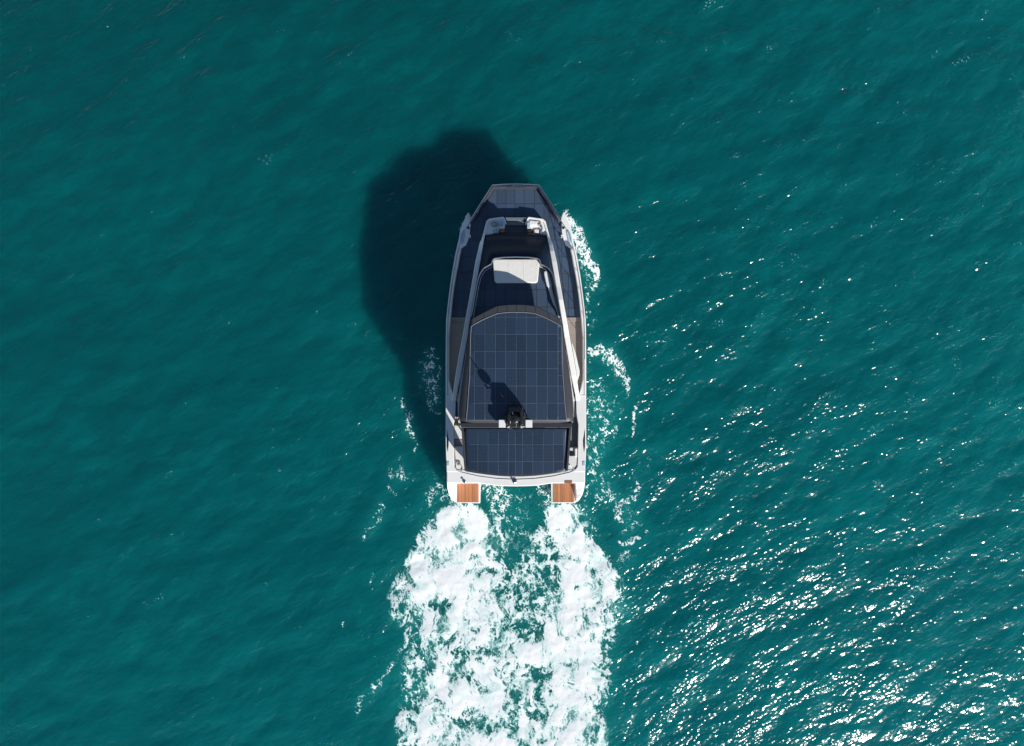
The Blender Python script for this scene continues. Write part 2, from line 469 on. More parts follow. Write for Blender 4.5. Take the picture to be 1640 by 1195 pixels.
# free foam flecks and torn crests on the open water come from the wave field
water_m = bpy.data.materials.new("sea_water")
water_m.use_nodes = True
nt = water_m.node_tree
wb = nt.nodes["Principled BSDF"]
wb.inputs["IOR"].default_value = 1.333
wb.inputs["Roughness"].default_value = 0.175
wb.inputs["Subsurface Weight"].default_value = 1.0
wb.inputs["Subsurface Radius"].default_value = (0.25, 1.0, 1.1)
wb.inputs["Subsurface Scale"].default_value = 10
wb.subsurface_method = 'RANDOM_WALK'
def N(t, **k):
    n = nt.nodes.new(t)
    for a, b in k.items(): setattr(n, a, b)
    return n
geo = N("ShaderNodeNewGeometry")
def nz(scale, detail, rough, stretch=None, rot=0.0, dist=0.0):
    mp0 = N("ShaderNodeMapping"); mp0.inputs["Rotation"].default_value = (0, 0, rot)
    nt.links.new(geo.outputs["Position"], mp0.inputs[0])
    mp = N("ShaderNodeMapping")
    if stretch: mp.inputs["Scale"].default_value = stretch
    nt.links.new(mp0.outputs[0], mp.inputs[0])
    n = N("ShaderNodeTexNoise"); n.inputs["Scale"].default_value = scale; n.inputs["Detail"].default_value = detail
    n.inputs["Roughness"].default_value = rough; n.inputs["Distortion"].default_value = dist
    nt.links.new(mp.outputs[0], n.inputs["Vector"]); return n.outputs[0]
def mth(op, a, b=None, c=None):
    n = N("ShaderNodeMath", operation=op)
    for i, v in enumerate((a, b, c)):
        if v is None: continue
        if isinstance(v, (int, float)): n.inputs[i].default_value = v
        else: nt.links.new(v, n.inputs[i])
    return n.outputs[0]
def mr(v, a, b, c, d):
    n = N("ShaderNodeMapRange"); nt.links.new(v, n.inputs[0])
    for i, k in enumerate((a, b, c, d)): n.inputs[i+1].default_value = k
    return n.outputs[0]
rotc = math.radians(-30)
patch = mr(nz(0.09, 3, .55, (1, 1.8, 1), rotc), .32, .68, 0.0, 1.0)
gust = mr(nz(0.55, 4, .6, (0.6, 1.4, 1), rotc), .36, .64, 0.10, 1.0)
rip1 = nz(2.6, 0.6, .50, (0.55, 1.25, 1), rotc, .3)
rip2 = nz(5.5, 0.6, .50, (0.7, 1.2, 1), rotc, .2)
squall = mr(nz(0.16, 3, .6, (0.6, 1.5, 1), rotc), .36, .66, 0.52, 1.0)      # broad wind patches
sepw = N("ShaderNodeSeparateXYZ"); nt.links.new(geo.outputs["Position"], sepw.inputs[0])
lee = mr(mth('SUBTRACT', sepw.outputs[0], mth('MULTIPLY', sepw.outputs[1], 0.5)), -30, 8, 0.62, 1.0)      # calmer water on the lee side
hgt = mth('MULTIPLY', mth('MULTIPLY', squall, lee), mth('ADD', mth('MULTIPLY', mth('MULTIPLY', rip1, mth('MULTIPLY_ADD', gust, 0.5, 0.5)), 0.125), mth('MULTIPLY', mth('MULTIPLY', rip2, gust), 0.118)))
bp = N("ShaderNodeBump"); bp.inputs["Strength"].default_value = 1.0; bp.inputs["Distance"].default_value = 1.0
nt.links.new(hgt, bp.inputs["Height"]); nt.links.new(bp.outputs[0], wb.inputs["Normal"])
# body colour: teal, a little greener or bluer and more or less turbid from patch to patch
mix1 = N("ShaderNodeMix", data_type='RGBA')
mix1.inputs[6].default_value = (0.0003, 0.100, 0.108, 1); mix1.inputs[7].default_value = (0.0004, 0.140, 0.141, 1)
nt.links.new(patch, mix1.inputs[0])
mix2 = N("ShaderNodeMix", data_type='RGBA')
fineC = mr(nz(0.9, 7, .68, (0.6, 1.4, 1), rotc, .4), .34, .66, 0.0, 0.9)  # fine mottling painted into the colour for wave facets mirroring the sky
nt.links.new(fineC, mix2.inputs[0]); nt.links.new(mix1.outputs[2], mix2.inputs[6]); mix2.inputs[7].default_value = (0.0003, 0.092, 0.102, 1)
at = N("ShaderNodeAttribute", attribute_name="aeration")
mix3 = N("ShaderNodeMix", data_type='RGBA')
nt.links.new(at.outputs["Fac"], mix3.inputs[0]); nt.links.new(mix2.outputs[2], mix3.inputs[6]); mix3.inputs[7].default_value = (0.02, 0.42, 0.38, 1)
# painted light: body colour brightens towards the lower right for forward-scattered sun and vignetting
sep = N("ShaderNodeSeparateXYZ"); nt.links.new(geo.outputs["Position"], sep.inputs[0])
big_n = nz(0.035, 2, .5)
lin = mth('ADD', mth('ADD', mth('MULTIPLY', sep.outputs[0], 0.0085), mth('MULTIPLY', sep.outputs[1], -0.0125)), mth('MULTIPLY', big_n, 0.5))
painted_scatter = mr(lin, -0.25, 0.95, 0.72, 1.62)
hs = N("ShaderNodeHueSaturation"); nt.links.new(mix3.outputs[2], hs.inputs["Color"]); nt.links.new(painted_scatter, hs.inputs["Value"])
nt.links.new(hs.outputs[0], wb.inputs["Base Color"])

gx, gy = np.meshgrid(np.linspace(-LX/2, LX/2, NX+1), np.linspace(-LY/2, LY/2, NY+1))
def surf(x, y):
    edge = np.clip((LX/2-np.abs(x))/1.2, 0, 1)*np.clip((LY/2-np.abs(y))/1.2, 0, 1)
    px = x/S(0)+820; py = 597.5-y/S(0)
    calm = 1-0.80*np.exp(-(((px-822)/(125+60*sstep(780, 950, py)))**4+(np.where(py > 560, 0, py-560)/270)**4))     # the hulls damp the chop
    e = edge*calm*np.interp(x-0.5*y, [-30, 8], [0.72, 1.0])
    return x+tile_sample(ODX, x, y)*e, y+tile_sample(ODY, x, y)*e, tile_sample(OH, x, y)*e
aer = blur(np.clip(cov, 0, 1), 9.0)
def field_at(F, x, y):
    u = np.clip(x/S(0)+820-FX0, 0, F.shape[1]-1.001); v = np.clip(597.5-y/S(0)-FY0, 0, F.shape[0]-1.001)
    i = u.astype(int); j = v.astype(int); fu = u-i; fv = v-j
    return (F[j, i]*(1-fu)+F[j, i+1]*fu)*(1-fv)+(F[j+1, i]*(1-fu)+F[j+1, i+1]*fu)*fv
ins = (np.abs(gx/S(0)+820-(FX0+FX1)/2) < (FX1-FX0)/2) & (np.abs(597.5-gy/S(0)-(FY0+FY1)/2) < (FY1-FY0)/2)
A = field_at(aer*np.clip((fy-326)/30, 0, 1)*np.clip((fx-FX0)/20, 0, 1)*np.clip((FX1-fx)/20, 0, 1), gx, gy)*ins
sxw, syw, szw = surf(gx, gy)
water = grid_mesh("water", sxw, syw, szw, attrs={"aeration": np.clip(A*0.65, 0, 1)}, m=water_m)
tag(water, "teal choppy open sea with sun glitter towards the lower right", kind='structure')
# the sea outside the picture: the same wave field in wider steps, then out to the horizon
def ring():
    xs = np.concatenate([np.linspace(-3*LX/2, -LX/2, 161), np.linspace(-LX/2, LX/2, 161)[1:], np.linspace(LX/2, 3*LX/2, 161)[1:]])
    ys = np.concatenate([np.linspace(-3*LY/2, -LY/2, 121), np.linspace(-LY/2, LY/2, 121)[1:], np.linspace(LY/2, 3*LY/2, 121)[1:]])
    far = np.array([100, 200, 500, 1200, 3000.])
    xs = np.concatenate([-far[::-1]-60, xs, far+60]); ys = np.concatenate([-far[::-1]-60, ys, far+60])
    X, Y = np.meshgrid(xs, ys)
    d = np.maximum(np.abs(X)-LX/2, np.abs(Y)-LY/2); d2 = np.minimum(3*LX/2-np.abs(X), 3*LY/2-np.abs(Y))
    e = np.clip(d/1.2, 0, 1)*np.clip(d2/6, 0, 1)
    Z = tile_sample(OH, X, Y)*e
    cxm = (X[:-1, :-1]+X[1:, 1:])/2; cym = (Y[:-1, :-1]+Y[1:, 1:])/2
    keep = (np.abs(cxm) > LX/2) | (np.abs(cym) > LY/2)
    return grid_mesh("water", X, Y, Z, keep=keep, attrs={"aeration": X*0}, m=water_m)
outer = ring()
bpy.ops.object.select_all(action='DESELECT') if bpy.context.selected_objects else None
# join the two sheets into the one sea
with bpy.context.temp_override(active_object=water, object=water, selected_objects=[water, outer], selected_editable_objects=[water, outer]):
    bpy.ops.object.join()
water.name = "water"

# ---- foam objects
foam_m = bpy.data.materials.new("foam")
foam_m.use_nodes = True
fnt = foam_m.node_tree
fb = fnt.nodes["Principled BSDF"]
fb.inputs["Base Color"].default_value = (0.86, 0.88, 0.87, 1)
fb.inputs["Roughness"].default_value = 0.7
fb.inputs["Specular IOR Level"].default_value = 0.2
fa = fnt.nodes.new("ShaderNodeAttribute"); fa.attribute_name = "foam"
fg = fnt.nodes.new("ShaderNodeNewGeometry")
fn = fnt.nodes.new("ShaderNodeTexNoise"); fn.inputs["Scale"].default_value = 16; fn.inputs["Detail"].default_value = 5; fn.inputs["Roughness"].default_value = .7
fnt.links.new(fg.outputs["Position"], fn.inputs["Vector"])
ma = fnt.nodes.new("ShaderNodeMath"); ma.operation = 'MULTIPLY_ADD'; ma.inputs[1].default_value = 0.3; ma.inputs[2].default_value = -0.15
fnt.links.new(fn.outputs[0], ma.inputs[0])
mb_ = fnt.nodes.new("ShaderNodeMath"); mb_.operation = 'ADD'; fnt.links.new(fa.outputs["Fac"], mb_.inputs[0]); fnt.links.new(ma.outputs[0], mb_.inputs[1])
fr_ = fnt.nodes.new("ShaderNodeMapRange"); fr_.interpolation_type = 'SMOOTHSTEP'
fr_.inputs[1].default_value = 0.05; fr_.inputs[2].default_value = 0.74; fnt.links.new(mb_.outputs[0], fr_.inputs[0])
cr = fnt.nodes.new("ShaderNodeValToRGB")       # thin aerated film is green, thick foam white
cr.color_ramp.elements[0].position = 0.05; cr.color_ramp.elements[0].color = (0.03, 0.30, 0.29, 1)
cr.color_ramp.elements[1].position = 1.0; cr.color_ramp.elements[1].color = (0.90, 0.905, 0.90, 1)
e_ = cr.color_ramp.elements.new(0.40); e_.color = (0.34, 0.66, 0.62, 1)
e_ = cr.color_ramp.elements.new(0.74); e_.color = (0.76, 0.86, 0.84, 1)
fnt.links.new(mb_.outputs[0], cr.inputs[0]); fnt.links.new(cr.outputs[0], fb.inputs["Base Color"])
tr = fnt.nodes.new("ShaderNodeBsdfTransparent"); ms = fnt.nodes.new("ShaderNodeMixShader")
fnt.links.new(fr_.outputs[0], ms.inputs[0]); fnt.links.new(tr.outputs[0], ms.inputs[1]); fnt.links.new(fb.outputs[0], ms.inputs[2])
fnt.links.new(ms.outputs[0], fnt.nodes["Material Output"].inputs["Surface"])
fbp = fnt.nodes.new("ShaderNodeBump"); fbp.inputs["Distance"].default_value = 0.005; fbp.inputs["Strength"].default_value = .8
fnt.links.new(fn.outputs[0], fbp.inputs["Height"]); fnt.links.new(fbp.outputs[0], fb.inputs["Normal"])

fX = (fx-820)*S(0); fY = (597.5-fy)*S(0)
sx_, sy_, sz_ = surf(fX, fY)
bd = blur(dens, 5)
relief = 0.02 + bd*0.03 + bd*Wm*np.clip(0.02+0.04*fbm(wx/34, wy/34, 3, seed=131), 0, 1) + 0.004*dens
inside = inpoly(fx, fy, [(758,352),(748,380),(736,440),(732,520),(731,770),(738,795),(762,795),(768,740),(884,740),(888,795),(914,795),(921,770),(921,520),(916,440),(904,380),(894,352)])
cell = np.maximum.reduce([dens[:-1, :-1], dens[1:, :-1], dens[:-1, 1:], dens[1:, 1:]]) > 0.05
cell &= ~inside[:-1, :-1]
cxp = fx[:-1, :-1]; cyp = fy[:-1, :-1]
is_wake = inpoly(cxp, cyp, [(540,870),(640,830),(712,812),(735,770),(915,770),(942,812),(985,880),(1075,900),(1075,1300),(540,1300)])
star = (~is_wake) & (cxp > 826); port = (~is_wake) & (cxp <= 826)
starbow = star & (cyp < 500)
for nm, k, lb in (("wake_foam", is_wake, "broad white churned wake foam trailing behind the two sterns"),
                  ("bow_wave_foam", starbow, "white curling bow wave foam beside the starboard bow"),
                  ("side_wave_foam", star & ~starbow, "lacy white foam streaks along the sunlit starboard side"),
                  ("shaded_foam", port, "thin bluish foam streaks on the shaded port side of the yacht")):
    o = grid_mesh(nm, sx_, sy_, sz_+relief, keep=cell & k, attrs={"foam": dens}, m=foam_m)
    tag(o, lb, "foam", kind='stuff')

# small torn crests on the open water: broken threads of foam lying along the wave crests
def flecks():
    nx, ny = 1500, 1120
    X, Y = np.meshgrid(np.linspace(-31, 31, nx), np.linspace(-23, 23, ny))
    hh = tile_sample(OH, X, Y)
    curv = rank(blur(hh, 2)-blur(hh, 9))
    px = X/S(0)+820; py = 597.5-Y/S(0)
    ca, sa = math.cos(math.radians(28)), math.sin(math.radians(28))
    U = X*ca+Y*sa; V = -X*sa+Y*ca
    U = U+.15*fbm(X/.7, Y/.7, 2, seed=221); V = V+.12*fbm(X/.6, Y/.6, 2, seed=223)
    pat = rank(fbm(U/2.6, V/1.5, 4, .6, seed=201))
    thread = rank(ridged(U/.30, V/.13, 3, .75, seed=211)+0.5*fbm(X/.09, Y/.09, 1, seed=213))
    near = np.clip(0.42+0.55*(X/29)-0.30*(Y/21), 0.05, 1.1)
    sc = 0.44*curv + 0.18*pat + 0.38*thread
    thr = np.quantile(sc, 0.9965)+0.018-0.050*near
    d = sstep(0, 0.05, sc-thr)*sstep(.80, .95, thread)
    boat = np.exp(-(((px-826)/150)**4+((py-600)/330)**4)); d *= (boat < .35)
    k = np.maximum.reduce([d[:-1, :-1], d[1:, :-1], d[:-1, 1:], d[1:, 1:]]) > .10
    a, b, c = surf(X, Y)
    o = grid_mesh("foam_flecks", a, b, c+.02, keep=k, attrs={"foam": d*.45}, m=foam_m)
    tag(o, "tiny white torn crests scattered over the open sea", "foam", kind='stuff')
flecks()

# ================================================================== THE YACHT
yacht = empty("catamaran_yacht", (X0, 0.2, 0.0), "white solar powered catamaran yacht with dark panelled roof, under way across teal sea", "yacht")
ZG, ZD, ZR = 2.45, 2.10, 5.42          # gunwale, deck and roof heights

gun = [(398,95.2,87.6,2.45),(410,97.9,90.2,2.45),(422.7,100,92.4,2.45),(440,103,95.8,2.45),(459,105.6,99,2.45),(480,108.3,101.8,2.45),(498,110.3,103.5,2.45),(511,111.8,104.9,2.45),
       (540,112.3,107.3,2.45),(575,112.6,108,2.45),(606,112.6,108,2.45),(620,112.6,104.7,2.45),(632,112.6,101,2.45)]
aft = [(632,112.6,95.0,2.46),(640,112.6,96,2.45),(660,112.6,96.6,2.45),(668,112.6,97.5,2.45),(680,112.6,99.8,2.45),(707,112.6,99.3,2.45),(730,112.2,99,2.45),(747,111.3,98.5,2.45),(752,111.2,95,2.45),(756,111,86,2.45)]
hullo = [(339,76.3),(345,80),(355,84),(368,89.2),(380,91),(398,95.2),(422.7,100),(459,105.77),(498,110.3),(540,112.3),(575,112.6),(707,112.6),(747,111.3),(774,110.5),(784,109),(793,106.5),(800,103),(805,98)]
for s in (-1, 1):
    # hull: lofted from deck edge to keel, fine bow, tunnel side inboard
    b = MB(); rings = []
    for py, ho in hullo:
        zt = 2.2 if py < 750 else float(np.interp(py, [750, 766, 774, 805], [2.2, 2.1, 0.5, 0.5]))
        if py < 400: zt = 1.9
        y = (597.5-py)*S(2.3) if py < 750 else (597.5-py)*S(zt)
        w = ho*S(2.3)-(0.12 if py > 770 else 0)
        tw = float(np.interp(py, [339, 355, 380, 420, 500], [0.06, 0.45, 0.9, 1.35, 1.6]))   # hull breadth
        if py > 750: tw = w-2.04
        rings.append([(w-0.01, zt), (w-0.05, 1.3 if zt > 1.4 else zt*0.8), (w-0.14*min(tw, 1), 0.45), (w-0.2*tw, 0.0), (w-0.5*tw, -0.55),
                      (w-0.8*tw, -0.2), (w-0.92*tw, 0.5), (w-tw, min(1.4, zt))])
        rings[-1] = [Vector((X0+s*a, y, c)) for a, c in rings[-1]]
    n = 8; v = [q for g in rings for q in g]; f = []
    for i in range(len(rings)-1):
        for k in range(n):
            f.append((i*n+k, i*n+(k+1) % n, (i+1)*n+(k+1) % n, (i+1)*n+k))
    f.append(tuple(range(n))); f.append(tuple(range((len(rings)-1)*n, len(rings)*n)))
    part("hull", v, f, white, yacht)
    # gunwale with a rubbing groove, then the broad white quarter
    g = MB().ribbon([H(o, y, z, s) for y, o, i, z in gun], [H(i, y, z, s) for y, o, i, z in gun], zb=2.0).build("gunwale", white, yacht, bevel=.03)
    gr = MB().ribbon([H(o-3.0+.35, y, z+.012, s) for y, o, i, z in gun], [H(o-3.0-.35, y, z+.012, s) for y, o, i, z in gun], th=.05)
    gr.build("rubbing_strip", mat("strip_grey", (.32, .30, .32), .5), g)
    q = MB().ribbon([H(o, y, z, s) for y, o, i, z in aft], [H(i, y, z, s) for y, o, i, z in aft], zb=1.5).build("quarter_deck", white, yacht, bevel=.03)
    MB().slab([H(o, y, 2.462, s) for o, y in ((110.4,688),(109.2,697),(107.7,705),(107.9,714),(109.2,724),(110.6,716),(110.8,702))], th=.06).build("air_intake", black, q)
    MB().slab([H(o, y, 2.475, s) for o, y in ((110.5,739),(106.8,739),(106.8,746),(110.5,746))], th=.06).build("fuel_hatch", towel_m, q, bevel=.01)
    # side deck
    sd_t = [(398,87.9,57),(422,92.7,62),(459,99.3,70),(498,103.8,77),(508,104.8,79)]
    MB().ribbon([H(a, y, ZD, s) for y, a, c in sd_t], [H(c, y, ZD, s) for y, a, c in sd_t], th=.2).build("side_deck", deckseam, yacht)
    wk = [(508,105.2,79),(540,107.6,86),(575,108.3,92),(606,108.3,97),(620,105,99),(634,101,100)]
    wd = MB().ribbon([H(a, y, ZD+.012, s) for y, a, c in wk], [H(c, y, ZD+.012, s) for y, a, c in wk], th=.2).build("side_walkway", walk_m, yacht)
    MB().slab([H(80.5, 508.5, 2.17, s), H(104.6, 508.5, 2.17, s), H(105, 515, 2.17, s), H(82, 515, 2.17, s)], zb=2.05).build("deck_step", walk_m, wd, bevel=.01)
    if s > 0: MB().slab([H(87.8, 542, 2.45, s), H(95.5, 565, 2.45, s), H(102.2, 594, 2.45, s), H(102.0, 600, 2.45, s), H(98.6, 611, 2.45, s), H(96.8, 596, 2.45, s), H(93.4, 574, 2.45, s)], zb=2.1).build("side_locker", seat_m, yacht, bevel=.02)

# white cabin sides: the long bands
cab = [(374,51.5,49.0,2.62),(380,54.5,50.2,2.70),(383.5,55.3,51.0,2.78),(387,57.7,51.7,2.90),(392,59.0,52.6,3.04),(402,61.3,54,3.22),(419,65.2,57,3.34),(440,68.7,60.8,3.40),(460,72,64.3,3.42),(480,75.5,68,3.5),(500,79.2,71.2,3.42),(521,82.9,74.8,3.3),
       (540,86.1,77.3,3.15),(572,92.3,83,3.0),(602,97.2,88,2.85),(621,99.8,92.3,2.7),(632,101.4,94.6,2.58),(642,102.5,95.5,2.48)]
for s in (-1, 1):
    MB().ribbon([H(o, y, z, s) for y, o, i, z in cab], [H(i, y, z, s) for y, o, i, z in cab], zb=2.0).build("cabin_side", white, yacht, bevel=.035)

# windscreen and dark cabin top: one curved skin between the bands
def cabin_top():
    ys = [372.8, 376, 380, 385, 391, 398, 405, 411, 418, 428, 440, 455, 470, 490, 510, 540, 572, 602, 621, 640]
    us = np.linspace(-1, 1, 25); v = []
    for y in ys:
        o, i, z = interp(cab, max(y, 374))
        for u in us:
            hh = i*abs(u); d = (1-abs(u))*i
            up = 0.48*sstep(0, 1, (y-372)/40)*sstep(-0.15, 1, d/13)
            if y > 520: up *= 1-sstep(0, 1, (y-560)/90)*.5
            yy = y + (3.6*u*u if y < 412 else 0)*(1-(y-372)/40)
            zz = z - 0.03 + up + (0.05*(1-u*u))
            v.append(H(hh, yy, zz, 1 if u > 0 else -1))
    nx = len(us); f = []
    for j in range(len(ys)-1):
        for k in range(nx-1):
            f.append((j*nx+k, j*nx+k+1, (j+1)*nx+k+1, (j+1)*nx+k))
    o = part("windscreen", v, f, cover_m, yacht, smooth=True)
    sm = o.modifiers.new("thick", 'SOLIDIFY'); sm.thickness = .05; sm.offset = -1 if o.data.polygons[0].normal.z > 0 else 1
cabin_top()
# front wall of the cabin below the windscreen edge
fw = [H(-49+98*k/12, 374.5+3.4*((k-6)/6)**2, 2.58) for k in range(13)]
MB().ribbon(fw, [p+Vector((0, -.1, 0)) for p in fw], zb=2.0).build("cabin_front", glass, yacht)

# ---- foredeck
fd = [H(-36.5, 300.5, ZD), H(36.8, 300.5, ZD), H(71.5, 352, ZD), H(72, 372, ZD), H(76, 396, ZD), H(87.8, 399, ZD), H(57, 399, ZD), H(51, 374, ZD), H(-51, 374, ZD), H(-57, 399, ZD), H(-87.8, 399, ZD), H(-76, 396, ZD), H(-72, 372, ZD), H(-71.5, 352, ZD)]
fdv = MB().slab(fd, th=.25).build("foredeck", deckseam, yacht)
# bridge deck under everything, from the bow beam to the transom
MB().slab([H(-36, 301, 1.84), H(36, 301, 1.84), H(72, 353, 1.84), H(88, 420, 1.84), H(94, 500, 1.84), H(94, 770, 1.84), H(-94, 770, 1.84), H(-94, 500, 1.84), H(-88, 420, 1.84), H(-72, 353, 1.84)], zb=1.15).build("bridge_deck", white, yacht)
# black bulwark round the bow with its capping
bw_o = [H(-72.5, 352.5, 2.42), H(-37.8, 297.8, 2.42), H(-20, 296.3, 2.42), H(0, 295.9, 2.42), H(20, 296.3, 2.42), H(37.4, 297.8, 2.42), H(72.6, 352.5, 2.42)]
bw_i = [H(-68.2, 352.5, 2.42), H(-35.6, 301.2, 2.42), H(-20, 300.6, 2.42), H(0, 300.4, 2.42), H(20, 300.6, 2.42), H(35.0, 301.2, 2.42), H(67.6, 352.5, 2.42)]
bw = MB().ribbon(bw_o, bw_i, zb=1.75).build("bow_bulwark", mat("charcoal_bulwark", (.055, .055, .058), .5, noise=.5, nscale=6), yacht, bevel=.02)
MB().tube([p+Vector((0, 0.02, .04)) for p in bw_o], .035, 8).build("capping_rail", steel, bw)
MB().tube([p*0.5+q*0.5+Vector((0, 0, .05)) for p, q in zip(bw_o, bw_i)], .018, 6).build("capping_rail", steel, bw)
for (h, y) in ((-36.5, 299.5), (36, 299.5), (-41, 307), (-62, 339.5), (41, 307), (61.5, 339.5), (52, 324), (-52, 324)):
    c = H(h, y, 2.44)
    MB().box(c, (.16, .05, .05), .4).box(c+Vector((0, 0, -.03)), (.06, .06, .05)).build("cleat", steel, bw)
ar = MB().box(H(-1, 299.6, 2.46), (.42, .10, .06)).box(H(-7.6, 299.9, 2.47), (.09, .11, .09)).box(H(7.9, 299.9, 2.47), (.09, .12, .09)).box(H(1.5, 297.9, 2.45), (.5, .06, .05))
ar.build("anchor_roller", steel, yacht, bevel=.008)
# guard rails
def rail(tab, z0, zr, parent, step, name="guard_rail"):
    pts = [H(h, y, zr, sgn) for h, y, sgn in tab]
    r = MB().tube(pts, .018, 6).build(name, steel, parent)
    acc = 0; last = None
    for a, b in zip(pts[:-1], pts[1:]):
        L = (b-a).length; n = max(1, int(round(L/step)))
        for k in range(n):
            p = a.lerp(b, k/n)
            MB().tube([Vector((p.x, p.y, z0)), p], .016, 6).build("stanchion", steel, r)
    return r
for s in (-1, 1):
    rail([(70.5, 352, s), (84, 372, s), (92, 398, s), (98.5, 430, s), (103.5, 460, s), (108.5, 500, s), (109.8, 540, s), (110, 575, s)], 2.4, 3.0, yacht, 1.6)
rail([(-37, 299, 1), (37, 299, 1)], 2.4, 2.75, yacht, .9)
for s in (-1, 1):
    rail([(37, 299, s), (70.5, 352, s)], 2.4, 2.75, yacht, .9)

# white bow pods
for s in (-1, 1):
    pod = [(71.8,352),(74,356.5),(72.3,359.5),(72.3,361.5),(73.3,365.3),(73.3,371),(75,380),(79.2,393.4),(87.2,398),(95.2,398),(91.5,383),(89.2,368),(84,355.5),(79.5,345),(76.0,339.5),(74,344)]
    p = MB().slab([H(h, y, 2.12, s) for h, y in pod], zb=1.6).build("bow_platform", white, yacht, bevel=.03)
    MB().slab([H(h, y, 2.16, s) for h, y in ((80.5,370),(84.5,368.5),(88.3,374),(90,385),(86.8,391),(83.5,386))], zb=2.05).build("hatch", towel_m, p, bevel=.02)
    MB().lathe(H(76, 365.5, 2.12), [(.06, 0), (.06, .05), (.035, .06), (.035, .1), (.07, .11), (.07, .13)], 12).build("bollard", black, p) if s > 0 else \
        MB().lathe(H(76, 365.5, 2.12, -1), [(.06, 0), (.06, .05), (.035, .06), (.035, .1), (.07, .11), (.07, .13)], 12).build("bollard", black, p)
    for yy in (377.5, 380.3):
        MB().lathe(H(73.2, yy, 2.14, s), [(.045, 0), (.045, .08), (.03, .1)], 10).build("deck_fitting", boxwhite, p)

# ---- solar panels
def clip(poly, sub):
    """Sutherland-Hodgman: sub clipped by the convex poly (both lists of (h, y))"""
    def area(p): return sum(p[i][0]*p[(i+1) % len(p)][1]-p[(i+1) % len(p)][0]*p[i][1] for i in range(len(p)))
    if area(poly) < 0: poly = poly[::-1]
    out = sub
    for i in range(len(poly)):
        a, b = poly[i], poly[(i+1) % len(poly)]
        def side(p): return (b[0]-a[0])*(p[1]-a[1])-(b[1]-a[1])*(p[0]-a[0])
        inp = out; out = []
        for j in range(len(inp)):
            p, q = inp[j-1], inp[j]; sp, sq = side(p), side(q)
            if sq >= 0:
                if sp < 0: t = sp/(sp-sq); out.append((p[0]+(q[0]-p[0])*t, p[1]+(q[1]-p[1])*t))
                out.append(q)
            elif sp >= 0:
                t = sp/(sp-sq); out.append((p[0]+(q[0]-p[0])*t, p[1]+(q[1]-p[1])*t))
        if not out: return []
    return out if abs(area(out)) > 12 else []
def panels(poly, cols, rows, zf, m, parent, gap=0.32, th=.02, skip=None):
    for r0, r1 in zip(rows[:-1], rows[1:]):
        for c0, c1 in zip(cols[:-1], cols[1:]):
            if skip and skip((c0+c1)/2, (r0+r1)/2): continue
            sub = clip(poly, [(c0+gap, r0+gap), (c1-gap, r0+gap), (c1-gap, r1-gap), (c0+gap, r1-gap)])
            if not sub: continue
            top = [H(abs(h), y, zf(h, y), 1 if h >= 0 else -1) for h, y in sub]
            jz = random.uniform(-.002, .002)
            for t in top: t.z += jz
            MB().slab(top, th=th).build("solar_panel", m, parent)

# foredeck: laid in patches on both sides of the lounge
ZP = ZD+.014
fcols = [-62, -46.4, -30.5, -15.8, -1.9, 13.3, 29.7, 45, 60, 76]
fl = [(-34, 302.6), (33.5, 302.6), (47, 323.5), (57.5, 340), (64, 350.5), (-64.5, 350.5), (-57.5, 340), (-47, 323.5)]
panels(fl, fcols, [302.6, 326, 347.2], lambda h, y: ZP, deck_solar, fdv)
for s in (-1, 1):
    pl = [(53.5, 347), (68.5, 347), (71, 352), (71.2, 372), (74.5, 384.3), (57.5, 384.3), (51.8, 362)]
    panels([(s*h, y) for h, y in pl], sorted([s*51, s*62, s*72, s*80]), [347.2, 365, 384.3], lambda h, y: ZP, deck_solar, fdv)
    pl = [(58.5, 384.3), (75, 384.3), (87, 400), (91, 418), (96, 439), (66, 430)]
    panels([(s*h, y) for h, y in pl], sorted([s*57, s*73.5, s*86, s*98]), [384.3, 411, 439], lambda h, y: ZP, deck_solar, fdv)
    pl = [(69.3, 439), (96, 439), (101.5, 480), (104, 507), (80.3, 507)]
    panels([(s*h, y) for h, y in pl], sorted([s*66, s*84, s*94, s*106]), [439, 466, 494, 507.5], lambda h, y: ZP, deck_solar, fdv)

# ---- bow lounge, sunk between two white lockers
for s in (-1, 1):
    lk = MB().slab([H(h, y, 2.55, s) for h, y in ((20.2,347),(43,350.2),(47.5,354),(49.5,362),(54.4,380),(51,380),(46.2,362),(43.5,355.5),(40,353.2),(23,350.4),(20.8,350.4),(17.2,359),(14.8,359),(17.6,350))], zb=2.0)
    L = lk.build("lounge_coaming", white, yacht, bevel=.03)
    MB().slab([H(h, y, 2.50, s) for h, y in ((17.2,359),(20.8,350.4),(23,350.4),(40,353.2),(43.5,355.5),(46.2,362),(51,378),(28,377),(27.8,366.4),(18.4,366.4))], zb=2.0).build("locker_top", white, L, bevel=.02)
    MB().slab([H(h, y, 2.59, s) for h, y in ((21.5,352.5),(34,354),(35,361),(20.5,361))], zb=2.45).build("seat_cushion", cushion if s > 0 else towel_m, L, bevel=.05, seg=3)  # port seat cushions carry their shade as a blue-grey colour, starboard ones stay cream
    MB().slab([H(h, y, 2.55, s) for h, y in ((18.4,367.6),(26,367.6),(26.3,372.4),(18.4,372.4))], zb=2.3).build("side_table", brown, L, bevel=.01)
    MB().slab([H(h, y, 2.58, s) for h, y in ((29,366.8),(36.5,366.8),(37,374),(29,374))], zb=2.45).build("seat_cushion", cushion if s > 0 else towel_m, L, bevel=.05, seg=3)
b = MB().slab([H(-17.5, 348.0, 2.50), H(17.5, 348.0, 2.50), H(17.3, 352.8, 2.50), H(-17.3, 352.8, 2.50)], zb=2.0)
bench = b.build("bench", mat("blue_grey_vinyl", (.13, .17, .20), .6, noise=.2, nscale=6), yacht, bevel=.02)
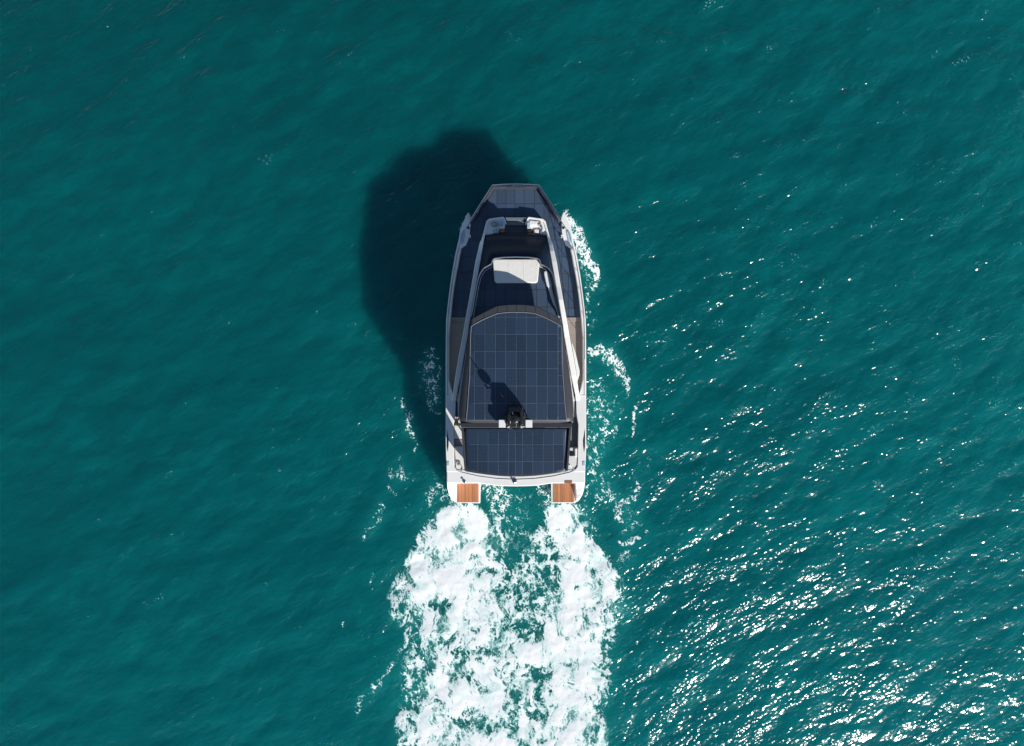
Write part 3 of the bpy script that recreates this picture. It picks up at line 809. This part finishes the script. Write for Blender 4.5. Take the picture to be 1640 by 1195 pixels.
for k in range(4):
    y0 = 353.6+k*1.75
    MB().slab([H(-17, y0+.15, 2.33), H(17, y0+.15, 2.33), H(17, y0+1.6, 2.33), H(-17, y0+1.6, 2.33)], zb=2.1).build("slat", bench_m, bench, bevel=.012)
MB().slab([H(-17.5, 361, 2.12), H(17.5, 361, 2.12), H(18.5, 374, 2.12), H(-18.5, 374, 2.12)], th=.05).build("lounge_floor", floor_m, yacht)

# ---- fly deck and its low screen
ZF = 4.02
fdk = [H(h, y, ZF) for h, y in ((-36,419),(36,419),(50,431),(58,450),(64,480),(69,508),(69,520),(-69,520),(-69,508),(-64,480),(-58,450),(-50,431))]
fly = MB().slab(fdk, zb=3.3).build("fly_deck", deckseam, yacht)
flp = [(-35.5,420),(35.5,420),(49.5,431.5),(57,450),(63,480),(67.5,507),(-67.5,507),(-63,480),(-57,450),(-49.5,431.5)]
panels(flp, [-66.9,-50.2,-33.2,-16.9,0,16.1,33,49.7,66.8], [420,436.5,464,491.5,507], lambda h, y: ZF+.02, deck_solar, fly)
scr = [(-67.6,482.4),(-62,451.4),(-58.6,440),(-55,434),(-51.5,429.5),(-46,426.3),(-39.8,422.7),(-38.4,418.5),(-37,415.5),(-33,413.6),(-20,412.1),(0,411.5)]
scr = scr+[(-a, y) for a, y in scr[-2::-1]]
scr = [(-71.8, 508)]+scr+[(71.8, 508)]
pt = [H(abs(h), y, 4.56, 1 if h > 0 else -1) for h, y in scr]
pb = [Vector((p.x, p.y, 4.0)) for p in pt]
g = MB()
cin = Vector((X0, 3.6, 0))
def inw(p, d):
    q = Vector((cin.x-p.x, cin.y-p.y, 0)).normalized()*d; return Vector((p.x+q.x, p.y+q.y, p.z))
g.ribbon([Vector((p.x, p.y, 4.54)) for p in pt], [inw(Vector((p.x, p.y, 4.54)), .03) for p in pt], zb=3.9)
sg = g.build("fly_screen", glass, yacht)
MB().tube(pt, .028, 8).build("top_rail", steel, sg)
MB().tube([inw(Vector((p.x, p.y, 4.10)), .07) for p in pt], .028, 6).build("base_trim", mat("pale_trim", (.62, .61, .60), .4), sg)

# ---- side windows between the bands and the roof
rf = [(510.5,70.3),(523,73.6),(545,77),(560,79.3),(590,84),(615,87.6),(640,90.6),(655,91.6),(668,91.2),(677.7,89.3)]
for s in (-1, 1):
    A_, B_ = [], []
    for y, h in rf:
        o, i, z = interp(cab, min(y, 640))
        A_.append(H(min(i-.3, 95.2), y, z-.06 if y < 640 else 2.46, s)); B_.append(H(h-1.2, y, float(np.interp(y, [545, 600], [3.7, ZR-.1])), s))
    v = A_+B_; n = len(A_)
    w = part("side_window", v, [(k, k+1, n+k+1, n+k) for k in range(n-1)], glass, yacht)
    sm = w.modifiers.new("thick", 'SOLIDIFY'); sm.thickness = .03

# ---- the solar roof
def zroof(h, y):
    c = 0.16*(1-(abs(h)/95)**2)
    fr2 = -0.08*float(sstep(0, 1, (600-y)/110)) if y < 600 else 0
    return ZR+c+fr2
roof_out = [(0,488),(15,488.2),(30,489.9),(50,499.5),(70.3,510.5)]+[(h, y) for y, h in rf[1:]]
full = roof_out+[(-h, y) for h, y in roof_out[::-1][:-1]]
def HZ(h, y, dz=0.0): return H(abs(h), y, zroof(h, y)+dz, 1 if h >= 0 else -1)
def dome(name, L, m, parent, dz, th, nseg=16):
    """roof sheet spanning between mirrored edge points L [(y, h)]"""
    v = []; M = [L[0]]
    for (ya, ha), (yb, hb) in zip(L[:-1], L[1:]):
        n = max(1, int((yb-ya)/6)); M += [(ya+(yb-ya)*k/n, ha+(hb-ha)*k/n) for k in range(1, n+1)]
    L = M
    for y, h in L:
        for k in range(nseg+1):
            hh = -h+2*h*k/nseg; v.append(HZ(hh, y, dz))
    f = [(j*(nseg+1)+k, j*(nseg+1)+k+1, (j+1)*(nseg+1)+k+1, (j+1)*(nseg+1)+k) for j in range(len(L)-1) for k in range(nseg)]
    o = part(name, v, f, m, parent, smooth=True)
    sm = o.modifiers.new("thick", 'SOLIDIFY'); sm.thickness = th; sm.offset = -1
    if o.data.polygons[0].normal.z < 0: o.data.flip_normals()
    return o
edge = [(488.0,3),(488.6,17),(490,30),(494.5,40),(499.5,50),(505,60),(510.5,70.3)]+[(y, h) for y, h in rf[1:]]
roof = dome("solar_roof", edge, band_m, yacht, 0.0, .14)
inner_edge = [(500.2,10),(501,20),(502.6,31),(507,42),(513,55),(519.7,67.5),(523,72)] + [(540,73.3),(602,74.6),(620,76),(650,78),(673.3,80.3)]
lf = dome("panel_bed", [(500,2)]+inner_edge, grey_seam, roof, .021, .02)
poly = [(-80.2,677),(-76,620),(-74.3,602),(-72.6,540),(-71.5,523.5),(-66.5,520.3),(-54,513.6),(-41,507.6),(-31,503.2),(-15,501.2),(0,500.7)]
poly = poly+[(-h, y) for h, y in poly[-2::-1]]
# the outline is convex enough piecewise: clip in two halves
def up_rows(rows, cols, zf, pl):
    panels(pl, cols, rows, zf, roof_solar, roof, gap=.30, th=.02)
zpan = lambda h, y: zroof(h, y)+.026
rc = [-66.9,-50.2,-33.2,-16.9,0,16.1,33,49.7,66.8]
top_poly = [(0,500.7),(15,501.2),(31,503.2),(41,507.6),(54,513.6),(66.5,520.3),(66.8,564),(-66.8,564),(-66.5,520.3),(-54,513.6),(-41,507.6),(-31,503.2),(-15,501.2)]
panels(top_poly, rc, [498,508.6,535.8,563.3], zpan, roof_solar, roof, gap=.30)
mid = [(-66.9,563.3),(66.8,563.3),(66.8,674),(-66.9,674)]
panels(mid, rc, [563.3,590.5,618.5,646,673], zpan, roof_solar, roof, gap=.30)
for s in (-1, 1):
    pl = [(s*66.9, 602), (s*74.2, 602), (s*76, 620), (s*78.2, 650), (s*80, 674), (s*66.9, 674)]
    panels(pl, sorted([s*66.9, s*81]), [602,618.5,646,673], zpan, roof_solar, roof, gap=.30)
    pl = [(s*66.9, 524), (s*71.4, 524), (s*73.6, 602), (s*66.9, 602)]
    panels(pl, sorted([s*66.9, s*75]), [524,543,563.3,582,602], zpan, roof_solar, roof, gap=.30)
# thin bright edge trim along the arc and sides
MB().tube([HZ(-h, y, .03) for y, h in inner_edge[::-1]]+[HZ(h, y, .03) for y, h in inner_edge], .016, 6).build("edge_trim", mat("bright_trim", (.5, .5, .5), .35, metal=.6), roof)
# front visor panels
vis_o = [(488.0,0),(488.3,15),(490,30),(500,51),(510.5,70.3)]; vis_i = [(499.3,0),(500.2,15),(501.9,31),(511.5,53),(521.5,71.3)]
for s in (-1, 1):
    for k in range(4):
        q = [(vis_o[k][1]+.3, vis_o[k][0]+.5), (vis_o[k+1][1]-.3, vis_o[k+1][0]+.5), (vis_i[k+1][1]-.3, vis_i[k+1][0]-.5), (vis_i[k][1]+.3, vis_i[k][0]-.5)]
        MB().slab([HZ(s*h, y, .022) for h, y in q], th=.03).build("visor_panel", frame_m, roof, bevel=.006)
# cross bar and the aft roof section
MB().slab([H(89.8, 677.6, 5.5), H(88.6, 684.9, 5.5), H(-88.6, 684.9, 5.5), H(-89.8, 677.6, 5.5)], th=.2).build("cross_bar", mat("cross_bar_paint", (.026, .027, .032), .5, noise=.3, nscale=4), roof, bevel=.015)
aedge = [(685.5,87.9),(700,86.8),(720,85.4),(740,84),(754.5,82.6),(757.5,68),(760,50),(762.2,30),(763.4,10)]
aroof = dome("aft_solar_roof", aedge, frame_m, yacht, -.12, .14)
dome("panel_bed", [(686.6,81),(739,79.5),(751.5,79),(754.5,68),(757,50),(759.2,30),(760.4,8)], grey_seam, aroof, -.099, .02)
apoly = [(-80.3,687),(78,687),(76.8,752),(60,755.77),(40,758.4),(20,760),(0,760.7),(-20,760.2),(-40,758.4),(-60,755.77),(-79,752)]
panels(apoly, [-82,-77.9,-61.6,-45.1,-28.8,-12.6,-1.5,10,26.4,43.3,59.5,75.8,79], [686.8,712.2,739.4,763], lambda h, y: zroof(h, y)-.094, roof_solar, aroof, gap=.30)
for s in (-1, 1):
    MB().ribbon([H(h+.2, y, 5.47, s) for y, h in aedge[:5]], [H(h-3.2, y, 5.47, s) for y, h in aedge[:5]], th=.22).build("side_rail", frame_m, aroof, bevel=.015)
    # roof posts down to the quarter deck
    MB().tube([H(80, 700, 5.2, s), H(80, 700, 1.9, s)], .045, 8).build("roof_post", frame_m, aroof)
    MB().tube([H(76, 745, 5.2, s), H(76, 745, 1.9, s)], .045, 8).build("roof_post", frame_m, aroof)

# added panels, hidden under the roof edge, that fill out the shadow on the water
for s in (-1, 1):
    xa = X0+s*2.50
    def W(py, z): return Vector((xa, (597.5-py)*S(z), z))
    q = [W(690, 5.3), W(754, 5.3), W(757, 4.2), W(754, 3.1), W(744, 2.45), W(736, 2.45), W(720, 3.3)]
    v = q+[p-Vector((s*.05, 0, 0)) for p in q]; n = len(q)
    part("aft_shadow_panel", v, [tuple(range(n)), tuple(range(2*n-1, n-1, -1))]+[(i, (i+1) % n, (i+1) % n+n, i+n) for i in range(n)], glass, aroof)

# ---- aft cockpit and transom
MB().slab([H(-99, 668, 2.16), H(99, 668, 2.16), H(98.8, 757, 2.16), H(-98.8, 757, 2.16)], th=.1).build("cockpit_floor", walk_m, yacht)
MB().slab([H(-94.5, 642, 2.5), H(94.5, 642, 2.5), H(97, 668, 2.5), H(-97, 668, 2.5)], zb=1.9).build("cockpit_bulkhead", frame_m, yacht)
so = MB().slab([H(-99, 681, 2.40), H(-85, 681, 2.40), H(-85, 702.5, 2.40), H(-99, 702.5, 2.40)], zb=1.86).build("sofa", cushion, yacht, bevel=.05, seg=3)
so2 = MB().slab([H(-98.6, 715.5, 2.40), H(-84, 715.5, 2.40), H(-80, 756, 2.40), H(-90, 755, 2.40), H(-96.5, 750, 2.40)], zb=1.86).build("sofa", cushion, yacht, bevel=.05, seg=3)
MB().slab([H(-98, 703.4, 2.30), H(-85, 703.4, 2.30), H(-85, 714.6, 2.30), H(-98, 714.6, 2.30)], zb=2.17).build("cockpit_table", bench_m, yacht, bevel=.02)
so3 = MB().slab([H(98.6, 716.5, 2.40), H(86, 716.5, 2.40), H(80, 754, 2.40), H(90, 753, 2.40), H(97.5, 748, 2.40)], zb=1.86).build("sofa", seat_m, yacht, bevel=.05, seg=3)
MB().slab([H(94, 718, 2.50), H(98, 718, 2.50), H(98, 732, 2.50), H(94, 732, 2.50)], zb=2.35).build("back_cushion", cushion, so3, bevel=.04, seg=3)
MB().slab([H(86.5, 723.5, 2.45), H(93.5, 724, 2.45), H(93.5, 730.5, 2.45), H(86.5, 731, 2.45)], zb=2.35).build("dark_mat", black, so3, bevel=.02, seg=2)
MB().tube([H(86, 745, 2.45), H(90, 749, 2.40), H(95, 753, 2.45)], .03, 6).build("boat_hook", boxwhite, so3)

# transom deck: white, curved, between the roof's aft edge and the water
tdo = [(0,752),(99,752),(111,756),(110.7,768),(110.5,774),(94.2,774.3)]
tr_pts = [H(-110.5,774,2.32),H(-111,754,2.32),H(-98,749,2.32),H(98,749,2.32),H(111,754,2.32),H(110.5,774,2.32),H(58,774.2,2.32),H(56,775.5,2.32),H(35,777.9,2.32),H(0,779.2,2.32),H(-35,777.9,2.32),H(-56,775.5,2.32),H(-58,774.2,2.32)]
# split so that the polygon stays convex
tds = [(-111,754.5,774),(-94,752,774.2),(-58,752,774.4),(-35,752,777.9),(-18,752,778.9),(0,752,779.3),(18,752,778.9),(35,752,777.9),(58,752,774.4),(94,752,774.2),(111,754.5,774)]
td = MB().ribbon([H(abs(h), a, 2.43, 1 if h > 0 else -1) for h, a, c in tds], [H(abs(h), c, 2.43, 1 if h > 0 else -1) for h, a, c in tds], zb=1.3).build("transom", white, yacht, bevel=.05, seg=3)
MB().tube([H(abs(h), y, 2.445, 1 if h > 0 else -1) for h, y in ((-98.8,748),(-94,754.5),(-84,757.5),(-60,763),(-30,767),(0,768.2),(30,767),(60,763),(84,757.5),(94,754.5),(98.8,748))], .014, 5).build("deck_groove", mat("seam_shadow_grey", (.42, .43, .45), .6), td)
fl_ = MB().lathe(H(2.4, 771.5, 2.43, -1), [(.09, 0), (.09, .06), (.05, .08), (.05, .16), (.02, .17), (.02, .5)], 12).box(H(0.6, 770.6, 2.47, -1), (.12, .16, .08)).build("flagstaff_socket", steel, td)
MB().lathe(H(82.5, 771, 2.43, -1), [(.08, 0), (.08, .04), (.04, .06), (.04, .12), (.07, .13)], 12).build("capstan", steel, td)
MB().slab([H(78, 769.6, 2.445), H(90, 769.6, 2.445), H(90, 774, 2.445), H(78, 774, 2.445)], th=.03).build("teak_step", brown, td)

for s in (-1, 1):
    plat = [(56.5,774.4),(110.3,774.4)]
    # platform tray with rounded outer corner
    zp = 0.72
    outl = [(56.3,773.5),(108.5,773.5),(108.6,778),(106.2,790),(102.6,798),(98,803),(94,805.8),(57,806.3)]
    pf = MB().slab([H(h, y, zp, s) for h, y in outl], zb=.35).build("swim_platform", white, yacht, bevel=.03)
    # sloping hull wing outboard of the platform
    wing_o = [H(110.6, 772, 2.42, s), H(110.3, 776, 2.2, s), H(109.6, 783, 1.8, s), H(107.2, 792, 1.25, s), H(102.5, 800.5, .85, s), H(98, 804.5, .76, s)]
    wing_i = [H(95.6, 772, 2.42, s), H(95.6, 776, 1.95, s), H(96.0, 783, 1.3, s), H(96.8, 792, .95, s), H(96.2, 799, .80, s), H(95.4, 803.5, .74, s)]
    MB().ribbon(wing_o, wing_i, zb=.3).build("hull_wing", white, yacht, bevel=.03)
    a, b_ = 59.4, 94.0
    npl = 12
    for k in range(npl):
        h0 = a+(b_-a)*k/npl+.10; h1 = a+(b_-a)*(k+1)/npl-.10
        MB().slab([H(h0, 775.2, zp+.02, s), H(h1, 775.2, zp+.02, s), H(h1, 804.6, zp+.02, s), H(h0, 804.6, zp+.02, s)], th=.04).build("teak_plank", teak, pf)

# ---- radar mast on the roof
ZM = 5.58
mast = MB()
def Q(px, py, z): return P(px, py, z)
# two leaning fins and a front plate make the hollow black arch
for s in (-1, 1):
    c = 825.2
    f0 = [Q(c+s*13.5, 652, ZM), Q(c+s*19, 683, ZM), Q(c+s*12, 685, ZM), Q(c+s*9, 652, ZM)]
    f1 = [Q(c+s*10.5, 651, ZM+.75), Q(c+s*12, 680, ZM+.75), Q(c+s*8, 682, ZM+.75), Q(c+s*7.5, 652, ZM+.75)]
    mast.add(f0+f1, [(0,1,2,3), (4,7,6,5)]+[(i, (i+1) % 4, 4+(i+1) % 4, 4+i) for i in range(4)])
    # arm out to the antenna box
    mast.add([Q(c+s*11, 664, 6.07), Q(c+s*26, 672, 5.89), Q(c+s*26, 684, 5.89), Q(c+s*11, 684, 6.07), Q(c+s*11, 664, 5.77), Q(c+s*26, 674, 5.77), Q(c+s*26, 684, 5.77), Q(c+s*11, 684, 5.67)],
             [(0,1,2,3), (4,7,6,5), (0,4,5,1), (1,5,6,2), (2,6,7,3), (3,7,4,0)])
mo = mast.build("radar_mast", black, yacht, bevel=.02)
MB().add([Q(814.5, 653, ZM+.78), Q(816.5, 648.5, ZM+.2), Q(836.5, 648.5, ZM+.2), Q(836, 653, ZM+.78), Q(835, 660, ZM+.9), Q(815.5, 660, ZM+.9)], [(0,1,2,3), (0,3,4,5)]).build("nose_fairing", black, mo)
MB().slab([Q(817, 658, ZM+.35), Q(833.5, 658, ZM+.35), Q(834, 684, ZM+.25), Q(816.5, 684, ZM+.25)], zb=ZM).build("equipment_tray", black, mo, bevel=.02)
MB().box(Q(826, 667, ZM+.42), (.22, .3, .12)).build("control_box", frame_m, mo, bevel=.01)
MB().lathe(Q(825, 671, ZM+.30), [(.10, 0), (.07, .35), (.05, .70), (.05, .86)], 14).build("mast_post", black, mo)
MB().lathe(Q(824.5, 672, ZM+1.14), [(.10, 0), (.18, .03), (.21, .09), (.21, .20), (.17, .28), (.08, .31)], 22).build("radar_scanner", black, mo, smooth=True)
MB().tube([Q(823, 672, ZM+1.4), Q(823.5, 673, ZM+1.85)], .025, 6).build("whip_antenna", black, mo)
MB().tube([Q(813, 669, ZM+.9), Q(837, 669, ZM+.9)], .022, 6).box(Q(814, 669, ZM+.93), (.07, .07, .1)).box(Q(836, 669, ZM+.93), (.07, .07, .1)).build("signal_crossbar", black, mo)
for cxp_ in (804.2, 847.0):
    MB().slab([Q(cxp_-5.4, 672.6, 6.05), Q(cxp_+5.5, 672.6, 6.05), Q(cxp_+5.5, 684.8, 6.05), Q(cxp_-5.4, 684.8, 6.05)], th=.16).build("antenna_box", boxwhite, mo, bevel=.012)
for cxp_, d in ((815, -1), (835.3, 1)):
    MB().slab([Q(cxp_-1.5*d-1.4, 675, ZM+.42), Q(cxp_-1.5*d+1.8, 675, ZM+.42), Q(cxp_+1*d+1.8, 685.5, ZM+.3), Q(cxp_+1*d-2, 685.5, ZM+.3)], th=.05).build("side_flap", mat("light_grey_plastic", (.45, .46, .45), .5), mo)
arc = [Q(815+22*t, 687.3-3.4*math.sin(math.pi*t), ZM+.2) for t in np.linspace(0, 1, 9)]
MB().tube(arc, .022, 6).tube([Q(826, 685, ZM+.2), Q(827, 678, ZM+.45), Q(833, 671.5, ZM+.6)], .018, 6).tube([Q(821, 664, ZM+.5), Q(820, 652, ZM+.7)], .014, 6).tube([Q(840, 661, ZM+.8), Q(841.3, 668, ZM+.78)], .022, 6).build("steel_brace", steel, mo)

# ================================================================== loose things on board
def pad():
    ol = []
    for cxy, a0, a1 in (((-33, 419.2), 180, 250), ((33, 419.2), 290, 360), ((30.4, 448.3), 0, 90), ((-30.4, 448.3), 90, 180)):
        for k in range(6):
            a = math.radians(a0+(a1-a0)*k/5); ol.append((cxy[0]+4.6*math.cos(a)*(1 if cxy[1] < 430 else 1), cxy[1]+4.6*math.sin(a)))
    return ol
sp_loc = H(0, 434, 4.04)
sun_pad = empty("sun_pad", sp_loc, "large cream sun lounging pad at the front of the upper deck", "sun pad")
ol = pad()
MB().slab([H(abs(h), y, 4.30, 1 if h > 0 else -1) for h, y in ol], zb=4.045).build("mattress", cushion, sun_pad, bevel=.05, seg=3)
for hx in (-12, 12):
    MB().tube([H(abs(hx), 415.5, 4.302, 1 if hx > 0 else -1), H(abs(hx), 452, 4.302, 1 if hx > 0 else -1)], .007, 5).build("seam_piping", seat_m, sun_pad)

aw_loc = P(880, 465, 4.06)
aw = empty("folded_awning", aw_loc, "long white folded awning lying along the right edge of the upper deck", "awning")
def fold(w, z, pts, name, m, r=.05):
    L, R_ = [], []
    for (x, y, wd_) in pts:
        L.append(P(x-wd_/2, y, z)); R_.append(P(x+wd_/2, y, z))
    return MB().ribbon(L, R_, zb=4.06).build(name, m, aw, bevel=r, seg=3)
fold(0, 4.26, [(874.5,434,3),(875,435.5,7),(876,440,8.6),(880,457,9.2),(881,460,7)], "canvas_roll", boxwhite)
fold(0, 4.22, [(880.5,459,6),(886,478,5.77),(890,490,5)], "canvas_roll", cushion, .03)
MB().tube([P(877, 437, 4.28), P(884, 462, 4.28), P(891, 491, 4.24)], .012, 5).build("lashing_cord", rope_m, aw)
MB().tube([P(889, 489, 4.16), P(893.5, 500, 4.16), P(895.5, 509, 4.14)], .04, 6).build("support_pole", seat_m, aw)

def rope(cx_, cy_, z, r0, label, n=3):
    pts = []
    for k in range(n*14):
        a = 2*math.pi*k/14; rr = r0*(1+.25*math.sin(a*1.7+cx_))
        pts.append(P(cx_, cy_, z)+Vector((rr*math.cos(a)*1.0, rr*math.sin(a)*.8, .012*math.sin(a*3)+.010*k/14+.03)))
    pts.append(pts[-1]+Vector((.1, -.22, -.01))); pts.append(pts[-1]+Vector((-.05, -.16, 0)))
    off = P(cx_, cy_, z)
    b = MB().tube(pts, .022, 6)
    o = bpy.data.objects.new("mooring_rope", None)
    me = bpy.data.meshes.new("mooring_rope")
    me.from_pydata([tuple(v-off) for v in b.v], [], b.f); me.materials.append(rope_m)
    o = bpy.data.objects.new("mooring_rope", me); o.location = off; COL.objects.link(o)
    return tag(o, label, "rope", "mooring ropes coiled on board")
rope(862, 357.5, 2.50, .13, "coiled grey mooring rope on the sunlit white bow locker")
rope(792, 359.5, 2.60, .15, "grey mooring rope coiled on the shaded seat of the bow lounge")
rope(734.5, 742, 2.41, .10, "small dark rope coil on the aft cockpit sofa beside the roof corner", 2)

def bag(pts, z0, z1, m, name, label, cat):
    c = Vector((0, 0, 0))
    for x, y in pts: c += P(x, y, z0)
    c /= len(pts)
    top = [P(x, y, z1)-c for x, y in pts]
    b = MB().slab(top, zb=0.0)
    me = bpy.data.meshes.new(name); me.from_pydata([tuple(v) for v in b.v], [], b.f); me.materials.append(m)
    o = bpy.data.objects.new(name, me); o.location = c; COL.objects.link(o)
    bv = o.modifiers.new("bevel", 'BEVEL'); bv.width = .04; bv.segments = 3
    return tag(o, label, cat)
bag([(843.5,357),(847,355),(850,360),(848.5,366),(844,366)], 2.60, 2.68, towel_m, "folded_towel", "pale blue folded towel on the sunlit bow seat", "towel")
bag([(867.5,361),(869.5,364),(868,367),(866.5,363)], 2.505, 2.62, rope_m, "grab_bag", "small grey bag beside the rope on the sunlit bow locker", "bag")
bag([(864,368.5),(867.5,367.5),(868,373),(864.5,373.5)], 2.505, 2.62, floor_m, "dark_bag", "dark blue bag pushed against the windscreen on the sunlit side", "bag")
